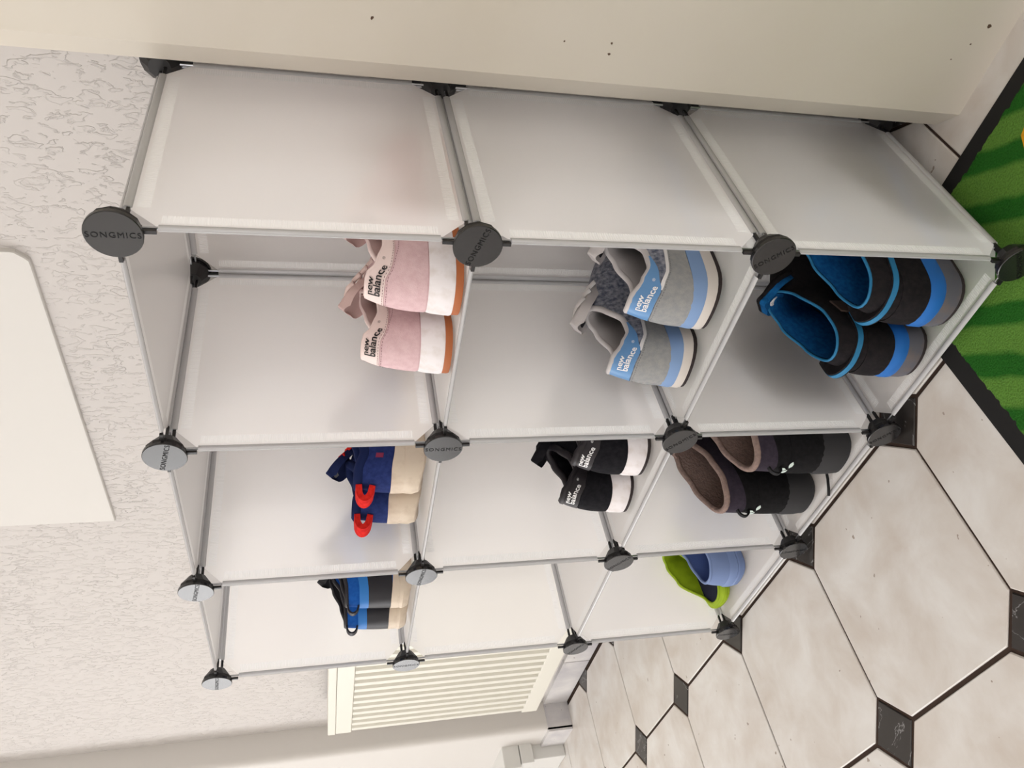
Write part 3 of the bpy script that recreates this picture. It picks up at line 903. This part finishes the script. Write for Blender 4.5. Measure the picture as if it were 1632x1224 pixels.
# ---- black hiking shoes with blue lining
HBLK = fab('black_softshell', (26, 25, 27), (36, 32, 34), (500, .4, .0008)); HBLU = fab('blue_lining', (24, 98, 158), (16, 78, 132)); HRIB = mat('teal_ribbon', (34, 112, 156), .6, .3, bump=(900, .5, .0006))
HMID = mat('blue_foam', (34, 102, 178), .55, .3); HOUT = mat('grey_rubber', (92, 92, 100), .65, .3, var=(40, (112, 98, 92), .45, .7)); BRN = mat('brown_overlay', (84, 70, 64), .7, .2)
def hike(side):
    S = Shoe('hiking_shoe', .285, [(0, .037), (.3, .037), (.5, .036), (.7, .049), (1, .044)], [(0, .052), (.4, .044), (1, .036)],
             (.018, .150), [(0, .030), (.4, .034), (1, .030)], [(0, .126), (.15, .124), (.4, .128), (.75, .146), (1, .160)], bend=.004, side=side, a=.62, b=.3)
    S.sole('tread', [(.0010, 0), (.0014, .001), (.0016, .006)], DKRUB, lift=.006)
    S.sole('outsole', [(.0020, .006), (.0032, .012), (.0026, .031)], HOUT, lift=.006)
    S.sole('midsole', [(.0026, .031), (.0038, .034), (.0030, .045), (.0004, .0524)], HMID, lift=.006)
    S.upper(HBLK)
    S.patch('heel_cap', -.20, .20, .02, lambda s: .40-.9*max(0, abs(s)-.10), .0016, HBLK)
    S.patch('side_overlay', .13, .17, .05, .6, .0024, BRN)
    fl = lambda s, v: .0030+.013*max(0, 1-abs(s+.055)/.075)
    S.patch('pull_tab', -.095, .125, lambda s: .60-1.5*max(0, s+.02), lambda s: .70-1.5*max(0, s+.02), fl, HRIB, 34, 4, 'teal ribbed heel pull tab')
    S.patch('pull_tab_edge', -.095, .125, lambda s: .565-1.5*max(0, s+.02), lambda s: .735-1.5*max(0, s+.02), lambda s, v: fl(s, v)-.0012, HBLK, 34, 4)
    S.collar(.0019, HRIB, .5); S.lining(HBLU, INS_D, .058, top=.004)
    S.tongue(HBLU, .172, .120, .132, .172, .028, .032, th=.008)
    S.tongue(HBLK, .180, .118, .139, .176, .030, .034, th=.006, name='tongue_cover')
    o = S.tongue(PIPE, .141, .156, .135, .164, .007, .007, th=.0016, name='size_label', bow=.002)
    S.laces(HBLK, [(.160, .158, .03), (.172, .142, .032), (.188, .124, .034)], .003)
    return S
hike(1).place(-.101, .026, ZS[2], -.10, 'black hiking shoe with blue lining nearest the right side panel, bottom row', 'hiking shoe', 'black hiking shoes')
hike(-1).place(-.184, .022, ZS[2], .06, 'black hiking shoe with blue lining on the left, teal heel tab sticking out', 'hiking shoe', 'black hiking shoes')

# ---- navy children's shoes with red loops
NAVY = fab('navy_fabric', (32, 44, 92), (40, 54, 106)); NAVK = fab('navy_knit', (26, 36, 74)); RED = fab('red_webbing', (214, 44, 36), (190, 30, 28)); BONE = mat('bone_rubber', (206, 192, 174), .6, .3, var=(50, (184, 166, 148), .45, .75))
def loop_strap(S, m, s, v0, v1, out, w, r=.0016, name='pull_loop', twist=0):
    a, b = S.pt(s, v0, .001), S.pt(s, v1, .001); n_ = S.nrm(s, (v0+v1)/2)
    pts = []
    for k in range(13):
        q = k/12; base = a.lerp(b, q)
        pts.append(base+n_*out*max(0, math.sin(PI*q))**.45+Vector((twist*math.sin(PI*q), 0, 0)))
    loops = []
    sd = Vector((0, 0, 1)).cross(n_).normalized()
    for i, p in enumerate(pts):
        d = (pts[min(i+1, 12)]-pts[max(i-1, 0)]).normalized(); nn = d.cross(sd).normalized()
        loops.append([p+sd*w+nn*r, p-sd*w+nn*r, p-sd*w-nn*r, p+sd*w-nn*r])
    V, F = loft(loops, True, True, True)
    return obj(name, V, F, m, S.root, True, .8)
def navy(side):
    S = Shoe('navy_child_shoe', .205, [(0, .030), (.3, .030), (.5, .030), (.7, .037), (1, .034)], [(0, .034), (.3, .030), (1, .028)],
             (.004, .105), [(0, .024), (.4, .027), (1, .022)], [(0, .096), (.12, .095), (.4, .086), (.7, .092), (1, .102)], bend=.003, side=side, a=.5)
    S.sole('outsole', [(-.003, 0), (.0005, .003), (.0034, .016), (.0012, .0342)], BONE, lift=.010, lift_len=.22)
    S.upper(NAVY)
    S.patch('heel_guard', -.20, .20, .0, lambda s: .20-.5*max(0, abs(s)-.08), .0022, BONE)
    S.patch('heel_counter', -.21, .21, .2, .62, .0012, NAVY)
    S.patch('print_stripe', .10, .115, .40, .58, .0022, mat('red_print', (120, 40, 70), .6, .2), 4, 4)
    S.collar(.0072, NAVK, .4); S.lining(NAVK, NAVK, .036, top=.009)
    S.tongue(NAVK, .118, .098, .080, .126, .020, .023, th=.012)
    S.tongue(mat('grey_label', (120, 120, 124), .8, .1), .0915, .1195, .082, .1275, .008, .008, th=.0016, name='size_label', bow=.002)
    S.laces(RED, [(.108, .116, .022), (.120, .106, .025)], .0028)
    loop_strap(S, RED, -.004, .56, .97, .020, .0125, .0042)
    return S
navy(1).place(-.450, .046, ZS[0], -.07, 'navy child shoe with a curled red heel loop, partly behind the divider', 'child shoe', 'navy child shoes')
navy(-1).place(-.522, .046, ZS[0], .04, 'navy child shoe with flat red heel loop, left of its pair on the top shelf', 'child shoe', 'navy child shoes')

# ---- blue and black children's shoes
KBLU = fab('royal_blue_fabric', (24, 76, 150), (30, 86, 162)); KBRI = mat('bright_blue_band', (40, 112, 184), .55, .3); KBLK = mat('black_overlay', (34, 33, 38), .5, .3)
def kid(side):
    S = Shoe('blue_child_shoe', .200, [(0, .029), (.3, .029), (.5, .029), (.7, .036), (1, .033)], [(0, .023), (.3, .023), (1, .024)],
             (.003, .105), [(0, .024), (.4, .026), (1, .022)], [(0, .106), (.2, .106), (.5, .112), (.8, .124), (1, .132)], bend=.003, side=side, a=.5)
    S.sole('outsole', [(-.003, 0), (.0, .003), (.0034, .014), (.0014, .0232)], BONE, lift=.008, lift_len=.22)
    S.upper(KBLU)
    S.patch('heel_cap', -.2, .2, .0, lambda s: .11-.5*max(0, abs(s)-.04), .0024, BONE)
    S.patch('heel_counter', -.23, .23, lambda s: .09, .46, .0016, KBLK)
    S.patch('bright_band', -.23, .23, lambda s: .46, lambda s: .64, .0018, KBRI)
    S.collar(.0036, KBLK, .5); S.lining(KBLK, KBLK, .030, top=.005)
    S.tongue(KBLK, .122, .110, .085, .142, .020, .025, th=.010)
    loop_strap(S, KBLK, -.0, .66, .97, .013, .0045, .0014)
    return S
kid(1).place(-.731, .018, ZS[0], -.05, 'blue and black child shoe beside the divider in the top left compartment', 'child shoe', 'blue child shoes')
kid(-1).place(-.801, .018, ZS[0], .04, 'blue and black child shoe with a black pull loop standing out at its heel', 'child shoe', 'blue child shoes')

# ---- winter boots
BBLK = fab('black_nubuck', (19, 19, 20), (27, 26, 28)); CUFF = fab('dark_plum_cuff', (48, 42, 52), (56, 50, 60)); FLE = fab('taupe_fleece', (126, 108, 102), (142, 122, 114), (260, .8, .002))
BOUT = mat('charcoal_rubber', (48, 48, 50), .7, .25, bump=(200, .2, .001)); MARK = mat('pale_green_mark', (196, 210, 204), .5, .3)
def boot(side):
    S = Shoe('winter_boot', .265, [(0, .037), (.3, .037), (.5, .037), (.7, .046), (1, .042)], [(0, .050), (.3, .042), (1, .036)],
             (.004, .150), [(0, .036), (.4, .042), (1, .034)], [(0, .156), (.2, .159), (.5, .170), (.8, .186), (1, .193)], bend=.003, side=side, a=.5, b=.3, c=.15)
    S.sole('outsole', [(.0000, 0), (.0024, .003), (.0034, .02), (.0030, .042), (.0010, .0505)], BOUT, lift=.004)
    S.upper(BBLK)
    S.patch('heel_counter', -.20, .20, .0, .42, .0014, BBLK)
    S.patch('cuff', -.47, .47, lambda s: .62+.10*abs(s)/.1 if abs(s) < .1 else .72, .985, .0016, CUFF, 60, 6, 'dark plum padded cuff')
    S.collar(.0050, FLE, .3); S.lining(FLE, FLE, .055, top=.004)
    S.tongue(FLE, .165, .15, .122, .200, .028, .034, th=.010)
    leaf = []
    def lf(cx, cy, ang, L_, w_):
        return [(cx+L_*q*math.cos(ang)-w_*k*math.sin(ang), cy+L_*q*math.sin(ang)+w_*k*math.cos(ang)) for q, k in ((0, 0), (.35, .9), (.7, .9), (1, 0), (.7, -.9), (.35, -.9))]
    V2, F2 = [], []
    for cx, cy, an in ((-.001, -.001, 2.6), (-.0003, .001, 1.5), (.002, -.001, -.2)):
        n_ = len(V2); V2 += lf(cx, cy, an, .0095, .0026); F2.append(tuple(range(n_, n_+6)))
    V2 = [(x*1.35, y*1.35) for x, y in V2]
    S.decal('leaf_mark', V2, F2, -.008, .42, MARK, .0030)
    loop_strap(S, BLKP2, -.004, .54, .76, .012, .0028, .0014)
    return S
BLKP2 = mat('black_webbing', (22, 22, 24), .7, .25)
bA = boot(1); bA.place(-.402, .020, ZS[2], .04, 'black winter boot with taupe fleece lining, half hidden behind the divider', 'boot', 'winter boots')
bB = boot(-1); bB.place(-.522, .026, ZS[2], .0, 'black winter boot with taupe fleece lining and dark plum cuff, left of its pair', 'boot', 'winter boots')
pts = [(-.030, .05, .004), (-.040, .030, .003), (-.050, .012, .0028), (-.060, .000, .0026), (-.068, -.008, .0028)]
V, F = tube(pts, .0022, 8); obj('lace_end', V, F, BLKP2, bA.root, True)

# ---- clogs
CLB = mat('powder_blue_foam', (112, 132, 174), .55, .3, bump=(200, .1, .0005)); CLD = mat('blue_footbed', (78, 98, 150), .7, .2, bump=(150, .3, .001))
LIME = mat('lime_foam', (158, 184, 36), .55, .3, var=(30, (132, 158, 24), .4, .7)); NVB = mat('navy_footbed', (36, 38, 58), .75, .2, bump=(150, .3, .001)); RIV = mat('dark_rivet', (26, 28, 44), .4, .4)
def clog(name, m, mb, ml, side, L, heel_z, zin, zs=.034, strap=True):
    S = Shoe(name, L, [(0, .036), (.3, .036), (.5, .036), (.7, .0395), (1, .037)], [(0, zs), (.4, zs), (1, zs-.002)],
             (.003, L*.52), [(0, .034), (.4, .037), (1, .036)], [(0, heel_z[0]), (.2, heel_z[0]), (.55, heel_z[1]), (.85, heel_z[1]+.018), (1, heel_z[1]+.028)], bend=.003, side=side, a=.5, c=.3)
    S.sole('outsole', [(-.002, 0), (.001, .1*zs), (.0026, .41*zs), (.001, .485*zs)], m, lift=.003)
    S.sole('side_wall', [(.001, .485*zs), (.0034, .56*zs), (.0030, .88*zs), (.0004, zs)], m, lift=.003)
    S.upper(m); S.collar(.0030, m, .5)
    S.lining(ml, mb, zin, top=.003, wide=.80 if strap else .90, inset=.006 if strap else .003)
    if strap:
        # strap folded forward over the instep with its rivet
        pts = []
        for k in range(15):
            an = PI*k/14
            pts.append((-.039*math.cos(an), L*.46+.035*math.sin(an), heel_z[1]-.004+.036*math.sin(an)))
        V, F = tube(pts, .0028, 8, .009, axis=(0, -.5, .8)); st = obj('heel_strap', V, F, m, S.root, True)
        for sg in (-1, 1):
            V, F = tube([(sg*.036, L*.45, heel_z[1]-.004), (sg*.0435, L*.45, heel_z[1]-.004)], .0065, 12); obj('rivet', V, F, RIV, S.root, True, .8)
    return S
cA = clog('foam_clog', CLB, CLD, CLD, 1, .225, (.070, .078), .036)
cA.place(-.803, .048, ZS[2], -.02, 'powder blue foam clog standing beside the divider in the bottom left compartment', 'clog')
cB = clog('foam_clog', LIME, NVB, LIME, -1, .235, (.021, .066), .0195, .017, False)
cB.place(-.884, .044, ZS[2]+.0040, .0, 'lime green foam clog with navy footbed, left of the blue clog', 'clog', rollv=.10)
